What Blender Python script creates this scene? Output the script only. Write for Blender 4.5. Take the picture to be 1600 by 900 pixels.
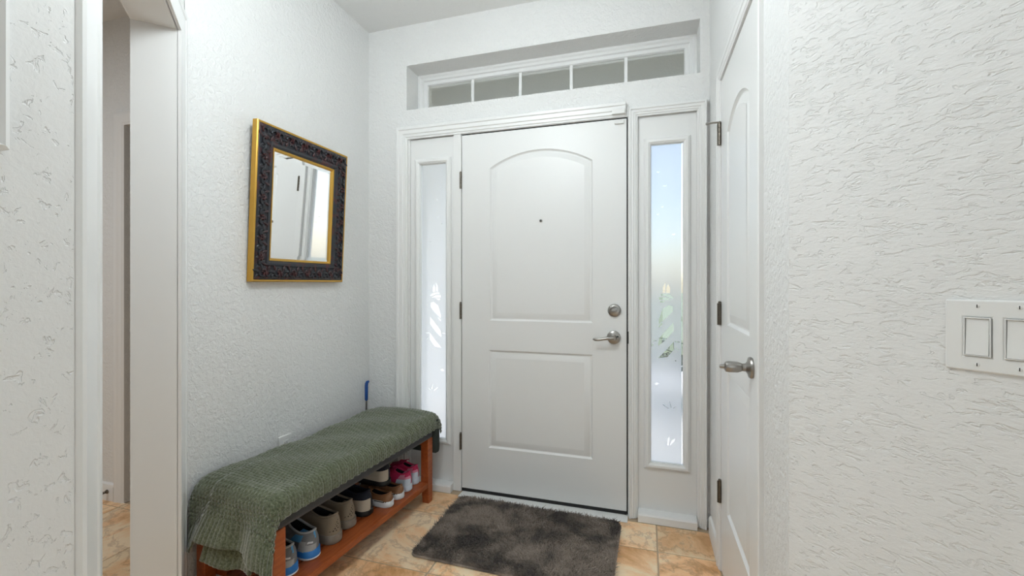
import bpy, bmesh, math, random
import numpy as np
from mathutils import Vector, Matrix
from mathutils.geometry import tessellate_polygon

for _o in list(bpy.data.objects):
    bpy.data.objects.remove(_o, do_unlink=True)
SC = bpy.context.scene
COL = SC.collection
PI = math.pi
random.seed(4)

# ------------------------------------------------------------------ camera
F_PX, YAW, HORIZON, EYE = 685.0, math.radians(16.85), 442.0, 1.2
cd = bpy.data.cameras.new('camera')
cd.sensor_fit = 'HORIZONTAL'; cd.sensor_width = 36.0
cd.lens = F_PX / 1600 * 36.0
cd.shift_y = (HORIZON - 450) / 1600
cd.clip_start = 0.02
cam = bpy.data.objects.new('camera', cd); COL.objects.link(cam)
cam.location = (0, 0, EYE); cam.rotation_euler = (PI / 2, 0, YAW)
SC.camera = cam

# ------------------------------------------------------------------ sky, sun, lamps, exposure
vs = SC.view_settings
vs.view_transform = 'Standard'; vs.look = 'None'; vs.gamma = 1.0; vs.use_curve_mapping = False
vs.exposure = 0.27
W = bpy.data.worlds.new('sky'); SC.world = W; W.use_nodes = True
wn = W.node_tree.nodes; wl = W.node_tree.links
sky = wn.new('ShaderNodeTexSky'); sky.sky_type = 'NISHITA'
sky.sun_disc = False; sky.sun_elevation = math.radians(48); sky.sun_rotation = math.radians(60)
sky.air_density = 1.0; sky.dust_density = 1.8; sky.ozone_density = 1.0
wl.new(sky.outputs[0], wn['Background'].inputs[0])
wn['Background'].inputs[1].default_value = 0.33


def lamp(name, kind, loc, rot, energy, color=(1, 1, 1), size=1.0, size_y=None, label=None):
    d = bpy.data.lights.new(name, kind); d.energy = energy; d.color = color
    if kind == 'AREA':
        d.shape = 'RECTANGLE' if size_y else 'DISK'
        d.size = size
        if size_y: d.size_y = size_y
    if kind == 'SUN': d.angle = math.radians(0.6)
    o = bpy.data.objects.new(name, d); COL.objects.link(o)
    o.location = loc; o.rotation_euler = rot
    if label: o['label'] = label; o['category'] = 'light'
    return o


lamp('sun_lamp', 'SUN', (0, 9, 12), (math.radians(-32), 0, math.radians(-20)), 2.0, (1, .97, .93))
# added fill lights, none visible: living room back, living room ceiling, hall ceiling
# (the added fill globe over the foyer is built further down)
lamp('fill_light_back', 'AREA', (0.95, -3.38, 1.30), (math.radians(90), 0, 0), 16.5, (0.80, 0.93, 1.0), 1.3, 2.2)
lamp('fill_light_living', 'AREA', (0.3, -1.6, 2.70), (0, 0, 0), 4, (0.93, 0.97, 1.0), 0.7)
lamp('fill_light_hall', 'AREA', (-2.9, 0.1, 2.62), (0, 0, 0), 18, (0.93, 0.97, 1.0), 0.4)
FILL_POWER = 26.5


# ------------------------------------------------------------------ materials
MATS = {}


def mat(name, color, rough=0.5, metal=0.0, spec=0.5, sheen=0.0, sheen_rough=0.4, coat=0.0):
    if name in MATS: return MATS[name]
    m = bpy.data.materials.new(name); m.use_nodes = True
    b = m.node_tree.nodes['Principled BSDF']
    b.inputs['Base Color'].default_value = (*color, 1)
    b.inputs['Roughness'].default_value = rough
    b.inputs['Metallic'].default_value = metal
    b.inputs['Specular IOR Level'].default_value = spec
    b.inputs['Sheen Weight'].default_value = sheen
    b.inputs['Sheen Roughness'].default_value = sheen_rough
    b.inputs['Coat Weight'].default_value = coat
    MATS[name] = m
    return m


def nodes(m):
    nt = m.node_tree
    return nt.nodes, nt.links, nt.nodes['Principled BSDF']


def coords(m, scale=(1, 1, 1), rot=(0, 0, 0), kind='Object'):
    n, l, b = nodes(m)
    tc = n.new('ShaderNodeTexCoord'); mp = n.new('ShaderNodeMapping')
    mp.inputs['Scale'].default_value = scale; mp.inputs['Rotation'].default_value = rot
    l.new(tc.outputs[kind], mp.inputs[0])
    return mp.outputs[0]


def noise(m, vec, scale, detail=3, rough=0.5, distort=0.0):
    n, l, b = nodes(m)
    t = n.new('ShaderNodeTexNoise')
    t.inputs['Scale'].default_value = scale; t.inputs['Detail'].default_value = detail
    t.inputs['Roughness'].default_value = rough; t.inputs['Distortion'].default_value = distort
    l.new(vec, t.inputs['Vector'])
    return t.outputs['Fac']


def ramp(m, fac, stops):
    n, l, b = nodes(m)
    r = n.new('ShaderNodeValToRGB')
    e = r.color_ramp.elements
    while len(e) < len(stops): e.new(0.5)
    for k, (p, c) in enumerate(stops):
        e[k].position = p
        e[k].color = (*c, 1) if isinstance(c, tuple) else (c, c, c, 1)
    l.new(fac, r.inputs[0])
    return r.outputs[0]


def bump(m, height, strength=0.3, dist=0.002, prev=None):
    n, l, b = nodes(m)
    bp = n.new('ShaderNodeBump')
    bp.inputs['Strength'].default_value = strength; bp.inputs['Distance'].default_value = dist
    l.new(height, bp.inputs['Height'])
    if prev: l.new(prev, bp.inputs['Normal'])
    l.new(bp.outputs[0], b.inputs['Normal'])
    return bp.outputs[0]


def mixc(m, fac, a, c, mode='MIX'):
    n, l, b = nodes(m)
    x = n.new('ShaderNodeMix'); x.data_type = 'RGBA'; x.blend_type = mode
    if isinstance(fac, float): x.inputs['Factor'].default_value = fac
    else: l.new(fac, x.inputs['Factor'])
    for sock, v in ((6, a), (7, c)):
        if isinstance(v, tuple): x.inputs[sock].default_value = (*v, 1)
        else: l.new(v, x.inputs[sock])
    return x.outputs[2]


PAINT = (0.80, 0.80, 0.79)


def wall_mat(name, scale, stretch, strength, rot=(0, 0, 0), dist=0.003, lo=0.33, hi=0.41, fine=0.35):
    """knock-down plaster: flattened skin with torn pits and ridges over a fine orange peel"""
    m = mat(name, PAINT, 0.62, spec=0.35)
    v = coords(m, stretch, rot)
    a = noise(m, v, scale, 3.5, 0.62, 0.7)
    r1 = ramp(m, a, [(lo, 0.0), (hi, 1.0)])
    b1 = bump(m, r1, strength, dist)
    c = noise(m, v, scale * 1.9, 4, 0.6, 0.5)
    bump(m, c, strength * fine, dist, b1)
    return m


M_WALL = wall_mat('plaster_paint', 52, (1, 1, 1.0), 0.62, dist=.004, lo=.34, hi=.62, fine=.55)
M_WALLR = wall_mat('plaster_paint_trowelled', 80, (0.42, 0.42, 1.15), 0.55, (0, 0, 0), .003, .385, .47, .7)
M_WALLN = wall_mat('plaster_paint_pitted', 62, (1.0, 0.9, 0.75), 0.60, (0.6, 0, 0), .003, .345, .40, .45)
M_CEIL = wall_mat('ceiling_paint', 60, (1, 1, 1), 0.5)
M_CEIL.node_tree.nodes['Principled BSDF'].inputs['Base Color'].default_value = (0.80, 0.80, 0.79, 1)
M_TRIM = mat('trim_paint', (0.82, 0.82, 0.81), 0.32)
M_DOOR = mat('door_paint', (0.80, 0.80, 0.79), 0.38)
M_GAP = mat('black_weatherstrip', (0.012, 0.012, 0.012), 0.6)
M_NICKEL = mat('satin_nickel', (0.36, 0.345, 0.325), 0.30, 1.0)
M_BRONZE = mat('aged_hinge_metal', (0.17, 0.15, 0.125), 0.38, 1.0)
M_PLASTIC = mat('switch_plastic', (0.80, 0.80, 0.785), 0.3)
M_SLOT = mat('dark_slot', (0.02, 0.02, 0.02), 0.6)
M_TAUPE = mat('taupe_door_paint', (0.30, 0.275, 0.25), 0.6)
M_BLACKIN = mat('shoe_lining_black', (0.012, 0.012, 0.014), 0.9)


def wood_mat():
    m = mat('cherry_wood', (0.36, 0.085, 0.02), 0.36)
    n, l, b = nodes(m)
    v = coords(m, (14, 1.6, 14))
    c = ramp(m, noise(m, v, 5, 4, 0.6, 0.8), [(0.3, (0.27, 0.055, 0.012)), (0.7, (0.43, 0.105, 0.025))])
    l.new(c, b.inputs['Base Color'])
    return m


def tile_mat():
    m = mat('travertine_tile', (0.6, 0.4, 0.25), 0.36)
    n, l, b = nodes(m)
    oi = n.new('ShaderNodeObjectInfo')
    tc = n.new('ShaderNodeTexCoord')
    add = n.new('ShaderNodeVectorMath'); add.operation = 'MULTIPLY_ADD'
    l.new(oi.outputs['Random'], add.inputs[0]); add.inputs[1].default_value = (17, 31, 7)
    l.new(tc.outputs['Object'], add.inputs[2])
    v = add.outputs[0]
    big = noise(m, v, 3.4, 7, 0.70, 0.5)
    base = ramp(m, big, [(0.34, (0.66, 0.36, 0.16)), (0.46, (0.92, 0.61, 0.35)), (0.57, (0.96, 0.80, 0.58))])
    vein = noise(m, v, 3.6, 8, 0.66, 0.45)
    vr = ramp(m, vein, [(0.465, 1.0), (0.495, 0.0), (0.52, 1.0)])
    base2 = mixc(m, vr, (0.30, 0.15, 0.075), base)
    base3 = mixc(m, 0.60, base2, base)
    tint = ramp(m, oi.outputs['Random'], [(0.0, (0.86, 0.80, 0.72)), (0.5, (1.0, 0.95, 0.9)), (1.0, (1.12, 1.08, 1.02))])
    l.new(mixc(m, 1.0, base3, tint, 'MULTIPLY'), b.inputs['Base Color'])
    bump(m, vein, 0.12, 0.002)
    return m


M_WOOD = wood_mat()
M_TILE = tile_mat()
M_GROUT = mat('grout', (0.50, 0.38, 0.26), 0.85)


def glass_mat():
    m = bpy.data.materials.new('clear_glass'); m.use_nodes = True
    n = m.node_tree.nodes; l = m.node_tree.links
    n.remove(n['Principled BSDF'])
    t = n.new('ShaderNodeBsdfTransparent'); t.inputs[0].default_value = (0.97, 0.985, 0.98, 1)
    g = n.new('ShaderNodeBsdfGlossy'); g.inputs['Roughness'].default_value = 0.02
    x = n.new('ShaderNodeMixShader'); x.inputs[0].default_value = 0.05
    l.new(t.outputs[0], x.inputs[1]); l.new(g.outputs[0], x.inputs[2])
    l.new(x.outputs[0], n['Material Output'].inputs[0])
    return m


def film_mat():
    m = bpy.data.materials.new('frosted_film'); m.use_nodes = True
    n = m.node_tree.nodes; l = m.node_tree.links
    n.remove(n['Principled BSDF'])
    t = n.new('ShaderNodeBsdfTranslucent'); t.inputs[0].default_value = (0.96, 0.95, 0.94, 1)
    r = n.new('ShaderNodeBsdfRefraction'); r.inputs['Roughness'].default_value = 0.30; r.inputs['IOR'].default_value = 1.3
    x = n.new('ShaderNodeMixShader'); x.inputs[0].default_value = 0.62
    l.new(t.outputs[0], x.inputs[1]); l.new(r.outputs[0], x.inputs[2])
    d = n.new('ShaderNodeBsdfDiffuse'); d.inputs[0].default_value = (0.85, 0.86, 0.88, 1)
    y = n.new('ShaderNodeMixShader'); y.inputs[0].default_value = 0.12
    l.new(x.outputs[0], y.inputs[1]); l.new(d.outputs[0], y.inputs[2])
    l.new(y.outputs[0], n['Material Output'].inputs[0])
    return m


def obscure_mat():
    m = mat('obscure_glass', (0.86, 0.88, 0.84), 0.35)
    n, l, b = nodes(m)
    b.inputs['Transmission Weight'].default_value = 1.0
    b.inputs['IOR'].default_value = 1.25
    bump(m, noise(m, coords(m), 120, 3, 0.6, 0.5), 0.6, 0.004)
    return m


M_GLASS, M_FILM, M_OBSC = glass_mat(), film_mat(), obscure_mat()


# ------------------------------------------------------------------ mesh helpers
class MB:
    def __init__(s): s.v = []; s.f = []

    def add(s, vs_, fs):
        o = len(s.v); s.v += [tuple(p) for p in vs_]; s.f += [tuple(i + o for i in f) for f in fs]
        return s

    def box(s, a, b, M=None):
        (x0, y0, z0), (x1, y1, z1) = a, b
        vv = [(x0, y0, z0), (x1, y0, z0), (x1, y1, z0), (x0, y1, z0), (x0, y0, z1), (x1, y0, z1), (x1, y1, z1), (x0, y1, z1)]
        if M: vv = [M(*p) for p in vv]
        return s.add(vv, [(0, 3, 2, 1), (4, 5, 6, 7), (0, 1, 5, 4), (1, 2, 6, 5), (2, 3, 7, 6), (3, 0, 4, 7)])

    def prism(s, loops, h0, h1, M):
        """polygon with holes in the (a,b) plane, extruded from h0 to h1"""
        vl = [[Vector((p[0], p[1], 0)) for p in lp] for lp in loops]
        tris = tessellate_polygon(vl)
        flat = [p for lp in loops for p in lp]; n = len(flat)
        vv = [M(p[0], p[1], h0) for p in flat] + [M(p[0], p[1], h1) for p in flat]
        ff = [tuple(t) for t in tris] + [tuple(n + i for i in reversed(t)) for t in tris]
        o = 0
        for lp in loops:
            k = len(lp)
            ff += [(o + i, o + (i + 1) % k, n + o + (i + 1) % k, n + o + i) for i in range(k)]
            o += k
        return s.add(vv, ff)

    def rings(s, rr, closed=True, cap0=False, cap1=False, wrap=False):
        n = len(rr[0]); vv = [p for r in rr for p in r]; ff = []
        R = len(rr)
        for i in range(R if wrap else R - 1):
            j = (i + 1) % R
            for k in range(n if closed else n - 1):
                k2 = (k + 1) % n
                ff.append((i * n + k, i * n + k2, j * n + k2, j * n + k))
        if cap0: ff.append(tuple(range(n - 1, -1, -1)))
        if cap1: ff.append(tuple((R - 1) * n + k for k in range(n)))
        return s.add(vv, ff)

    def tube(s, pts, r, seg=8, closed=False):
        pts = [Vector(p) for p in pts]; n = len(pts); rr = []
        rad = r if isinstance(r, (list, tuple)) else [r] * n
        ref = None
        for i, p in enumerate(pts):
            if closed: t = pts[(i + 1) % n] - pts[i - 1]
            else: t = pts[min(i + 1, n - 1)] - pts[max(i - 1, 0)]
            t.normalize()
            if ref is None:
                ref = t.orthogonal().normalized()
            ref = (ref - t * ref.dot(t)).normalized()
            b = t.cross(ref)
            rr.append([tuple(p + (ref * math.cos(2 * PI * k / seg) + b * math.sin(2 * PI * k / seg)) * rad[i]) for k in range(seg)])
        return s.rings(rr, cap0=not closed, cap1=not closed, wrap=closed)

    def lathe(s, prof, M, seg=24):
        """prof: (radius, height) about the h axis of M(a,b,h)"""
        rr = [[M(r * math.cos(2 * PI * k / seg), r * math.sin(2 * PI * k / seg), h) for k in range(seg)] for r, h in prof]
        return s.rings(rr, cap0=True, cap1=True)

    def sweep(s, path, prof, M, closed=False):
        """profile (outward offset, height) mitred along a 2D path in the plane M"""
        n = len(path); rr = []
        for i in range(n):
            p = Vector(path[i])
            if closed or 0 < i < n - 1:
                d0 = (p - Vector(path[i - 1])).normalized(); d1 = (Vector(path[(i + 1) % n]) - p).normalized()
            elif i == 0:
                d0 = d1 = (Vector(path[1]) - p).normalized()
            else:
                d0 = d1 = (p - Vector(path[i - 1])).normalized()
            n0 = Vector((-d0.y, d0.x)); n1 = Vector((-d1.y, d1.x))
            mt = n0 + n1
            mt = mt / max(0.3, (1 + n0.dot(n1)))
            rr.append([M(p.x + mt.x * o, p.y + mt.y * o, h) for o, h in prof])
        return s.rings(rr, closed=True, cap0=not closed, cap1=not closed, wrap=closed)


def smooth_mesh(me, ang):
    if ang is None: return
    me.polygons.foreach_set('use_smooth', [True] * len(me.polygons))
    me.set_sharp_from_angle(angle=math.radians(ang))


def link(name, me, parent=None, m=None):
    o = bpy.data.objects.new(name, me); COL.objects.link(o)
    if m: me.materials.append(m)
    if parent is not None: o.parent = parent
    return o


def wmat(o):
    """world matrix from the object's own channels (no depsgraph needed)"""
    mm = Matrix.LocRotScale(o.location, o.rotation_euler, o.scale)
    return wmat(o.parent) @ mm if o.parent else mm


def build(name, mb, m, parent=None, smooth=35, bevel=0, fix=True, local=False, origin=None):
    """one mesh object; vertices are given in world metres unless local"""
    me = bpy.data.meshes.new(name)
    vv = mb.v
    loc = None
    if parent is not None and not local:
        inv = wmat(parent).inverted()
        vv = [tuple(inv @ Vector(p)) for p in vv]
    elif origin is not None:
        loc = Vector(origin); vv = [tuple(Vector(p) - loc) for p in vv]
    me.from_pydata(vv, [], mb.f)
    if fix:
        bm = bmesh.new(); bm.from_mesh(me)
        bmesh.ops.recalc_face_normals(bm, faces=bm.faces)
        bm.to_mesh(me); bm.free()
    me.update()
    smooth_mesh(me, smooth)
    o = link(name, me, parent, m)
    if loc is not None: o.location = loc
    if bevel:
        b = o.modifiers.new('bevel', 'BEVEL'); b.width = bevel; b.segments = 2; b.limit_method = 'ANGLE'
        b.harden_normals = False
    return o


def tag(o, label, cat=None, group=None, kind=None):
    o['label'] = label
    if cat: o['category'] = cat
    if group: o['group'] = group
    if kind: o['kind'] = kind
    return o


def thing(name, loc, rot, label, cat, group=None):
    o = bpy.data.objects.new(name, None); COL.objects.link(o)
    o.location = loc; o.rotation_euler = rot; o.empty_display_size = 0.1
    return tag(o, label, cat, group)


def struct(name, mb, m, label, cat, **k):
    o = build(name, mb, m, **k)
    return tag(o, label, cat, kind='structure')


def copy_tree(o, parent=None):
    c = o.copy(); COL.objects.link(c)
    if parent is not None: c.parent = parent
    for ch in list(o.children): copy_tree(ch, c)
    return c


def rect(a0, b0, a1, b1): return [(a0, b0), (a1, b0), (a1, b1), (a0, b1)]


# ------------------------------------------------------------------ layout (metres; camera at the origin, door wall ahead)
YF = 2.335            # door wall
XL, XR = -1.63, 0.305  # mirror wall, closet wall
ZC = 2.743            # ceiling
R2 = math.sqrt(0.5)
NC = (-0.925, 0.495)   # where the diagonal wall with the hall opening meets the near wall
RC = (XR, 1.105)       # where the closet wall meets the diagonal switch wall
YB = -3.5              # back of the living room
XB = 1.65


def MF(a, b, h): return (a, YF - h, b)                                   # door wall, h into the room
def MR(a, b, h): return (XR - h, a, b)                                   # closet wall
def ML(a, b, h): return (XL + h, a, b)                                   # mirror wall
def MDR(a, b, h): return (RC[0] + R2 * (a - h), RC[1] - R2 * (a + h), b)  # switch wall (45 degrees)
def MDL(a, b, h): return (NC[0] - R2 * (a - h), NC[1] + R2 * (a + h), b)  # hall opening wall (45 degrees)
def MH(a, b, h): return (a, 1.68 - h, b)                                 # far wall of the hall
def MZ(a, b, h): return (a, b, h)


# ------------------------------------------------------------------ shell
DX0, DX1, DZ0, DZ1 = -1.008, -0.090, 0.022, 2.048      # front door slab
TR = (-1.368, 2.236, 0.261, 2.502)                     # transom recess
UNIT = (-1.345, 0.0, 0.245, 2.06)                      # door and sidelights rough opening
mb = MB().prism([[(XL - .13, 0), (UNIT[0], 0), (UNIT[0], UNIT[3]), (UNIT[2], UNIT[3]), (UNIT[2], 0), (XR + .13, 0), (XR + .13, ZC), (XL - .13, ZC)],
                 rect(*TR)], 0, -0.22, MF)
struct('wall_front', mb, M_WALL, 'white textured wall around the front door and transom window', 'wall', smooth=None)
mb = MB().prism([rect(1.203, 0, YF, ZC)], 0, -0.128, ML)
struct('wall_left', mb, M_WALL, 'white textured wall behind the shoe bench and mirror', 'wall', smooth=None)
CD0, CD1, CDZ = 1.375, 1.992, 2.035                    # closet door along y
mb = MB().prism([[(RC[1], 0), (CD0 - .006, 0), (CD0 - .006, CDZ + .006), (CD1 + .006, CDZ + .006), (CD1 + .006, 0), (YF, 0), (YF, ZC), (RC[1], ZC)]], 0, -0.12, MR)
struct('wall_right', mb, M_WALL, 'white textured wall holding the closet door', 'wall', smooth=None)
LDR = (XB - RC[0]) / R2
mb = MB().prism([rect(0, 0, LDR, ZC)], 0, -0.12, MDR)
struct('wall_right_diagonal', mb, M_WALLR, 'angled white trowelled wall carrying the light switches', 'wall', smooth=None)
LDL = (NC[0] - XL) / R2
OA, OB, OZ = 0.100, LDL - 0.116, 2.078
mb = MB().prism([[(0, 0), (OA, 0), (OA, OZ), (OB, OZ), (OB, 0), (LDL, 0), (LDL, ZC), (0, ZC)]], 0, -0.128, MDL)
struct('wall_left_diagonal', mb, M_TRIM, 'angled white wall with the open doorway to the hall', 'wall', smooth=None)
mb = MB().box((NC[0] - .13, YB, 0), (NC[0], NC[1], ZC))
struct('wall_left_near', mb, M_WALLN, 'white pitted plaster wall carrying the picture frame', 'wall', smooth=None)
mb = MB().box((XB, YB, 0), (XB + .12, RC[1] - (XB - XR), ZC))
struct('wall_right_near', mb, M_WALLR, 'white wall of the living room beyond the switch wall', 'wall', smooth=None)
mb = MB().box((NC[0] - .13, YB - .12, 0), (XB + .12, YB, ZC))
struct('wall_back', mb, M_WALL, 'white wall at the back of the living room', 'wall', smooth=None)
mb = MB().box((-4.6, YB - .2, ZC), (XB + .3, YF + .25, ZC + .15))
struct('ceiling', mb, M_CEIL, 'pale grey textured ceiling above the foyer', 'ceiling', smooth=None)
# hall beyond the opening
HD0, HD1 = -2.715, -1.95
mb = MB().prism([[(-4.5, 0), (HD0, 0), (HD0, 2.06), (HD1, 2.06), (HD1, 0), (XL - .13, 0), (XL - .13, 2.70), (-4.5, 2.70)]], 0, -0.1, MH)
struct('wall_hall_far', mb, M_WALL, 'white wall at the far side of the hall', 'wall', smooth=None)
struct('wall_hall_left', MB().box((-4.6, -1.6, 0), (-4.5, 1.78, 2.70)), M_WALL, 'white wall at the left end of the hall', 'wall', smooth=None)
struct('wall_hall_near', MB().box((-4.6, -1.7, 0), (NC[0] - .13, -1.6, 2.70)), M_WALL, 'white wall at the near side of the hall', 'wall', smooth=None)
mb = MB().prism([[(-4.6, -1.7), (NC[0] - .14, -1.7), (NC[0] - .14, NC[1] - .11), (XL - .13, 1.12), (XL - .13, 1.78), (-4.6, 1.78)]], 2.655, 2.735, MZ)
struct('ceiling_hall', mb, M_CEIL, 'lower ceiling over the hall', 'ceiling', smooth=None)

# floor: grout bed with tiles laid on it
fl = struct('floor', MB().box((-4.6, YB - .2, -.12), (XB + .3, YF + .22, -.003)), M_GROUT,
            'floor of brown veined stone tiles with pale grout', 'floor', smooth=None)
TX, TY, GX, GY = 0.4585, 0.430, 0.055, 2.066


def tile_piece(x0, x1, y0, y1):
    g = 0.0032
    x0 += g; x1 -= g; y0 += g; y1 -= g
    if x1 - x0 < .02 or y1 - y0 < .02: return
    mb = MB(); e = .0025
    mb.rings([[(x0, y0, -.004), (x1, y0, -.004), (x1, y1, -.004), (x0, y1, -.004)],
              [(x0, y0, -e), (x1, y0, -e), (x1, y1, -e), (x0, y1, -e)],
              [(x0 + e, y0 + e, 0), (x1 - e, y0 + e, 0), (x1 - e, y1 - e, 0), (x0 + e, y1 - e, 0)]], cap1=True)
    c = ((x0 + x1) / 2, (y0 + y1) / 2, 0)
    me = bpy.data.meshes.new('tile')
    me.from_pydata([(p[0] - c[0], p[1] - c[1], p[2]) for p in mb.v], [], mb.f); me.update()
    o = link('tile', me, fl, M_TILE); o.location = c


for i in range(-11, 5):
    for j in range(-14, 2):
        x0, x1 = GX + (i) * TX, GX + (i + 1) * TX
        y0, y1 = GY + (j - 1) * TY, GY + j * TY
        if y1 < -3.4 or x1 < -4.5: continue
        if x0 > XB: continue
        if y0 > 1.2:      # foyer proper, then the hall
            if x1 > XL: tile_piece(max(x0, XL), min(x1, XR), y0, min(y1, YF - .045))
            if x0 < XL - .13 and y0 < 1.68: tile_piece(x0, min(x1, XL - .13), y0, min(y1, 1.68))
        else:
            tile_piece(x0, min(x1, XB), y0, y1)


# ------------------------------------------------------------------ trim around the hall opening
def casing_prof(w, t=0.017):
    """colonial casing, offset 0 = inner edge"""
    return [(0, 0), (0, t * .45), (w * .12, t * .55), (w * .18, t * .75), (w * .55, t * .80), (w * .62, t), (w * .93, t), (w, t * .8), (w, 0)]


mb = MB().sweep([(OA, 0), (OA, OZ), (OB, OZ), (OB, 0)], [(0, -.002), (0, .010), (.010, .013), (.022, .013), (.026, .010), (.070, .011), (.075, .014), (.090, .014), (.096, .010), (.096, -.002)], MDL)
tr1 = struct('trim_1', mb, M_TRIM, 'white profiled casing around the angled hall doorway', 'trim', smooth=25)

# hall far wall: baseboard, casing, taupe door behind it, spring door stop
struct('baseboard_hall', MB().sweep([(-4.5, 0), (HD0 - .075, 0)], [(0, 0), (0, .014), (.075, .014), (.088, .010), (.095, 0)], MH), M_TRIM,
       'white baseboard along the far hall wall', 'baseboard')
struct('trim_2', MB().sweep([(HD1, 0), (HD1, 2.06), (HD0, 2.06), (HD0, 0)], [(-o, h) for o, h in casing_prof(.072)], MH), M_TRIM,
       'white casing around the doorway at the end of the hall', 'trim')
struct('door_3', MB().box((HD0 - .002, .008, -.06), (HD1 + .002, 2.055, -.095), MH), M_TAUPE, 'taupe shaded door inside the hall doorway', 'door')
t = thing('door_stop', MH(-2.835, 0.05, .014), (0, 0, 0), 'small bronze spring door stop on the hall baseboard', 'door stop')
mb = MB().lathe([(.011, 0), (.011, .004), (.006, .008)], lambda a, b, h: MH(-2.835 + a, .05 + b, .014 + h))
build('base', mb, M_BRONZE, t)
mb = MB().tube([MH(-2.835, .05, .018 + .0008 * k) if 0 else MH(-2.835 + .006 * math.cos(k * .9), .05 + .006 * math.sin(k * .9), .020 + .0009 * k) for k in range(60)], .0016, 5)
build('spring', mb, M_BRONZE, t)
mb = MB().lathe([(.006, .070), (.008, .074), (.008, .086), (.005, .089)], lambda a, b, h: MH(-2.835 + a, .05 + b, .004 + h))
build('tip', mb, M_PLASTIC, t)


# ------------------------------------------------------------------ raised panels for doors
def inset(poly, d):
    n = len(poly); out = []
    for i in range(n):
        p = Vector(poly[i]); d0 = (p - Vector(poly[i - 1])).normalized(); d1 = (Vector(poly[(i + 1) % n]) - p).normalized()
        n0 = Vector((-d0.y, d0.x)); n1 = Vector((-d1.y, d1.x))
        mt = (n0 + n1) / max(.35, 1 + n0.dot(n1))
        out.append((p.x + mt.x * d, p.y + mt.y * d))
    return out


def panel_mesh(poly, M, depth=.0085, slope=.040, h0=0.0):
    mb = MB()
    steps = [(0, 0), (.003, -depth * .5), (.009, -depth), (.014, -depth), (.017, -depth * .8), (slope, -.0015), (slope + .004, -.0005)]
    rr = [[M(p[0], p[1], h0 + h) for p in inset(poly, d)] for d, h in steps]
    mb.rings(rr)
    last = inset(poly, steps[-1][0])
    tris = tessellate_polygon([[Vector((p[0], p[1], 0)) for p in last]])
    mb.add([M(p[0], p[1], h0 + steps[-1][1]) for p in last], [tuple(t_) for t_ in tris])
    return mb


def arch_poly(a0, a1, b0, b1, rise, flat=0.0, n=18):
    """rectangle with an eyebrow arch on top, counter-clockwise"""
    w = (a1 - a0) / 2 - flat; c = (a0 + a1) / 2
    R = (w * w + rise * rise) / (2 * rise); th = math.asin(w / R)
    pts = [(a0, b0), (a1, b0), (a1, b1)]
    if flat: pts.append((a1 - flat, b1))
    for k in range(n + 1):
        t_ = th - 2 * th * k / n
        if not flat and k in (0, n): continue
        if flat and k in (0, n): continue
        pts.append((c + R * math.sin(t_), b1 + rise - R + R * math.cos(t_)))
    if flat: pts.append((a0 + flat, b1))
    pts.append((a0, b1))
    return pts


def panel_door(name, M, a0, a1, b0, b1, panels, thick, m, label):
    mb = MB()
    # face with the panel shapes cut out, then sides and back
    loops = [rect(a0, b0, a1, b1)] + panels
    vl = [[Vector((p[0], p[1], 0)) for p in lp] for lp in loops]
    tris = tessellate_polygon(vl)
    flat = [p for lp in loops for p in lp]
    mb.add([M(p[0], p[1], 0) for p in flat], [tuple(t_) for t_ in tris])
    c = [(a0, b0), (a1, b0), (a1, b1), (a0, b1)]
    mb.add([M(*p, 0) for p in c] + [M(*p, -thick) for p in c], [(0, 1, 5, 4), (1, 2, 6, 5), (2, 3, 7, 6), (3, 0, 4, 7), (4, 5, 6, 7)])
    d = struct(name, mb, m, label, 'door', smooth=None, fix=True)
    for pl in panels:
        build('panel', panel_mesh(pl, M), m, d, smooth=28)
    return d


def hinge(parent, M, a, b, flip, hh=.09, pin=False):
    """leaf pair with knuckles; a = pin line"""
    s = -1 if flip else 1
    mb = MB()
    mb.box((a - .002, b - hh / 2, .0005), (a + s * .020, b + hh / 2, .0035), M)
    mb.box((a - s * .0005, b - hh / 2, 0), (a + s * .0035, b + hh / 2, .016), M)
    h = build('hinge', mb, M_BRONZE, parent, smooth=None)
    for k in range(5):
        z0 = b - hh / 2 + k * hh / 5
        kb = MB().lathe([(.0065, z0 + .0008), (.0065, z0 + hh / 5 - .0008)], lambda p, q, z: M(a + p, z, .0065 + q), 12)
        build('knuckle', kb, M_BRONZE, h)
    kb = MB().lathe([(.003, b + hh / 2), (.0065, b + hh / 2 + .001), (.006, b + hh / 2 + .006), (.003, b + hh / 2 + .009)], lambda p, q, z: M(a + p, z, .0065 + q), 12)
    build('pin', kb, M_BRONZE, h)
    for z in (-.03, 0, .03):
        sb = MB().lathe([(.0035, .0034), (.003, .0048)], lambda p, q, z_: M(a + s * .013 + p, b + z + q, z_), 10)
        build('screw', sb, M_SLOT, h)
    return h


# ------------------------------------------------------------------ front door
P_UP = arch_poly(-.838, -.263, .988, 1.848, .083, flat=0.0)
P_LO = rect(-.845, .268, -.263, .821)
d1 = panel_door('door_1', MF, DX0, DX1, DZ0, DZ1, [P_UP, P_LO], .044, M_DOOR, 'white front door with arched upper panel and square lower panel')
for z in (1.787, 1.037, .287):
    hinge(d1, MF, DX0 - .006, z, True)
mb = MB().box((DX0, DZ0 - .017, .003), (DX1, DZ0 - .0005, -.044), MF)
build('door_sweep', mb, M_GAP, d1, smooth=None)
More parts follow.
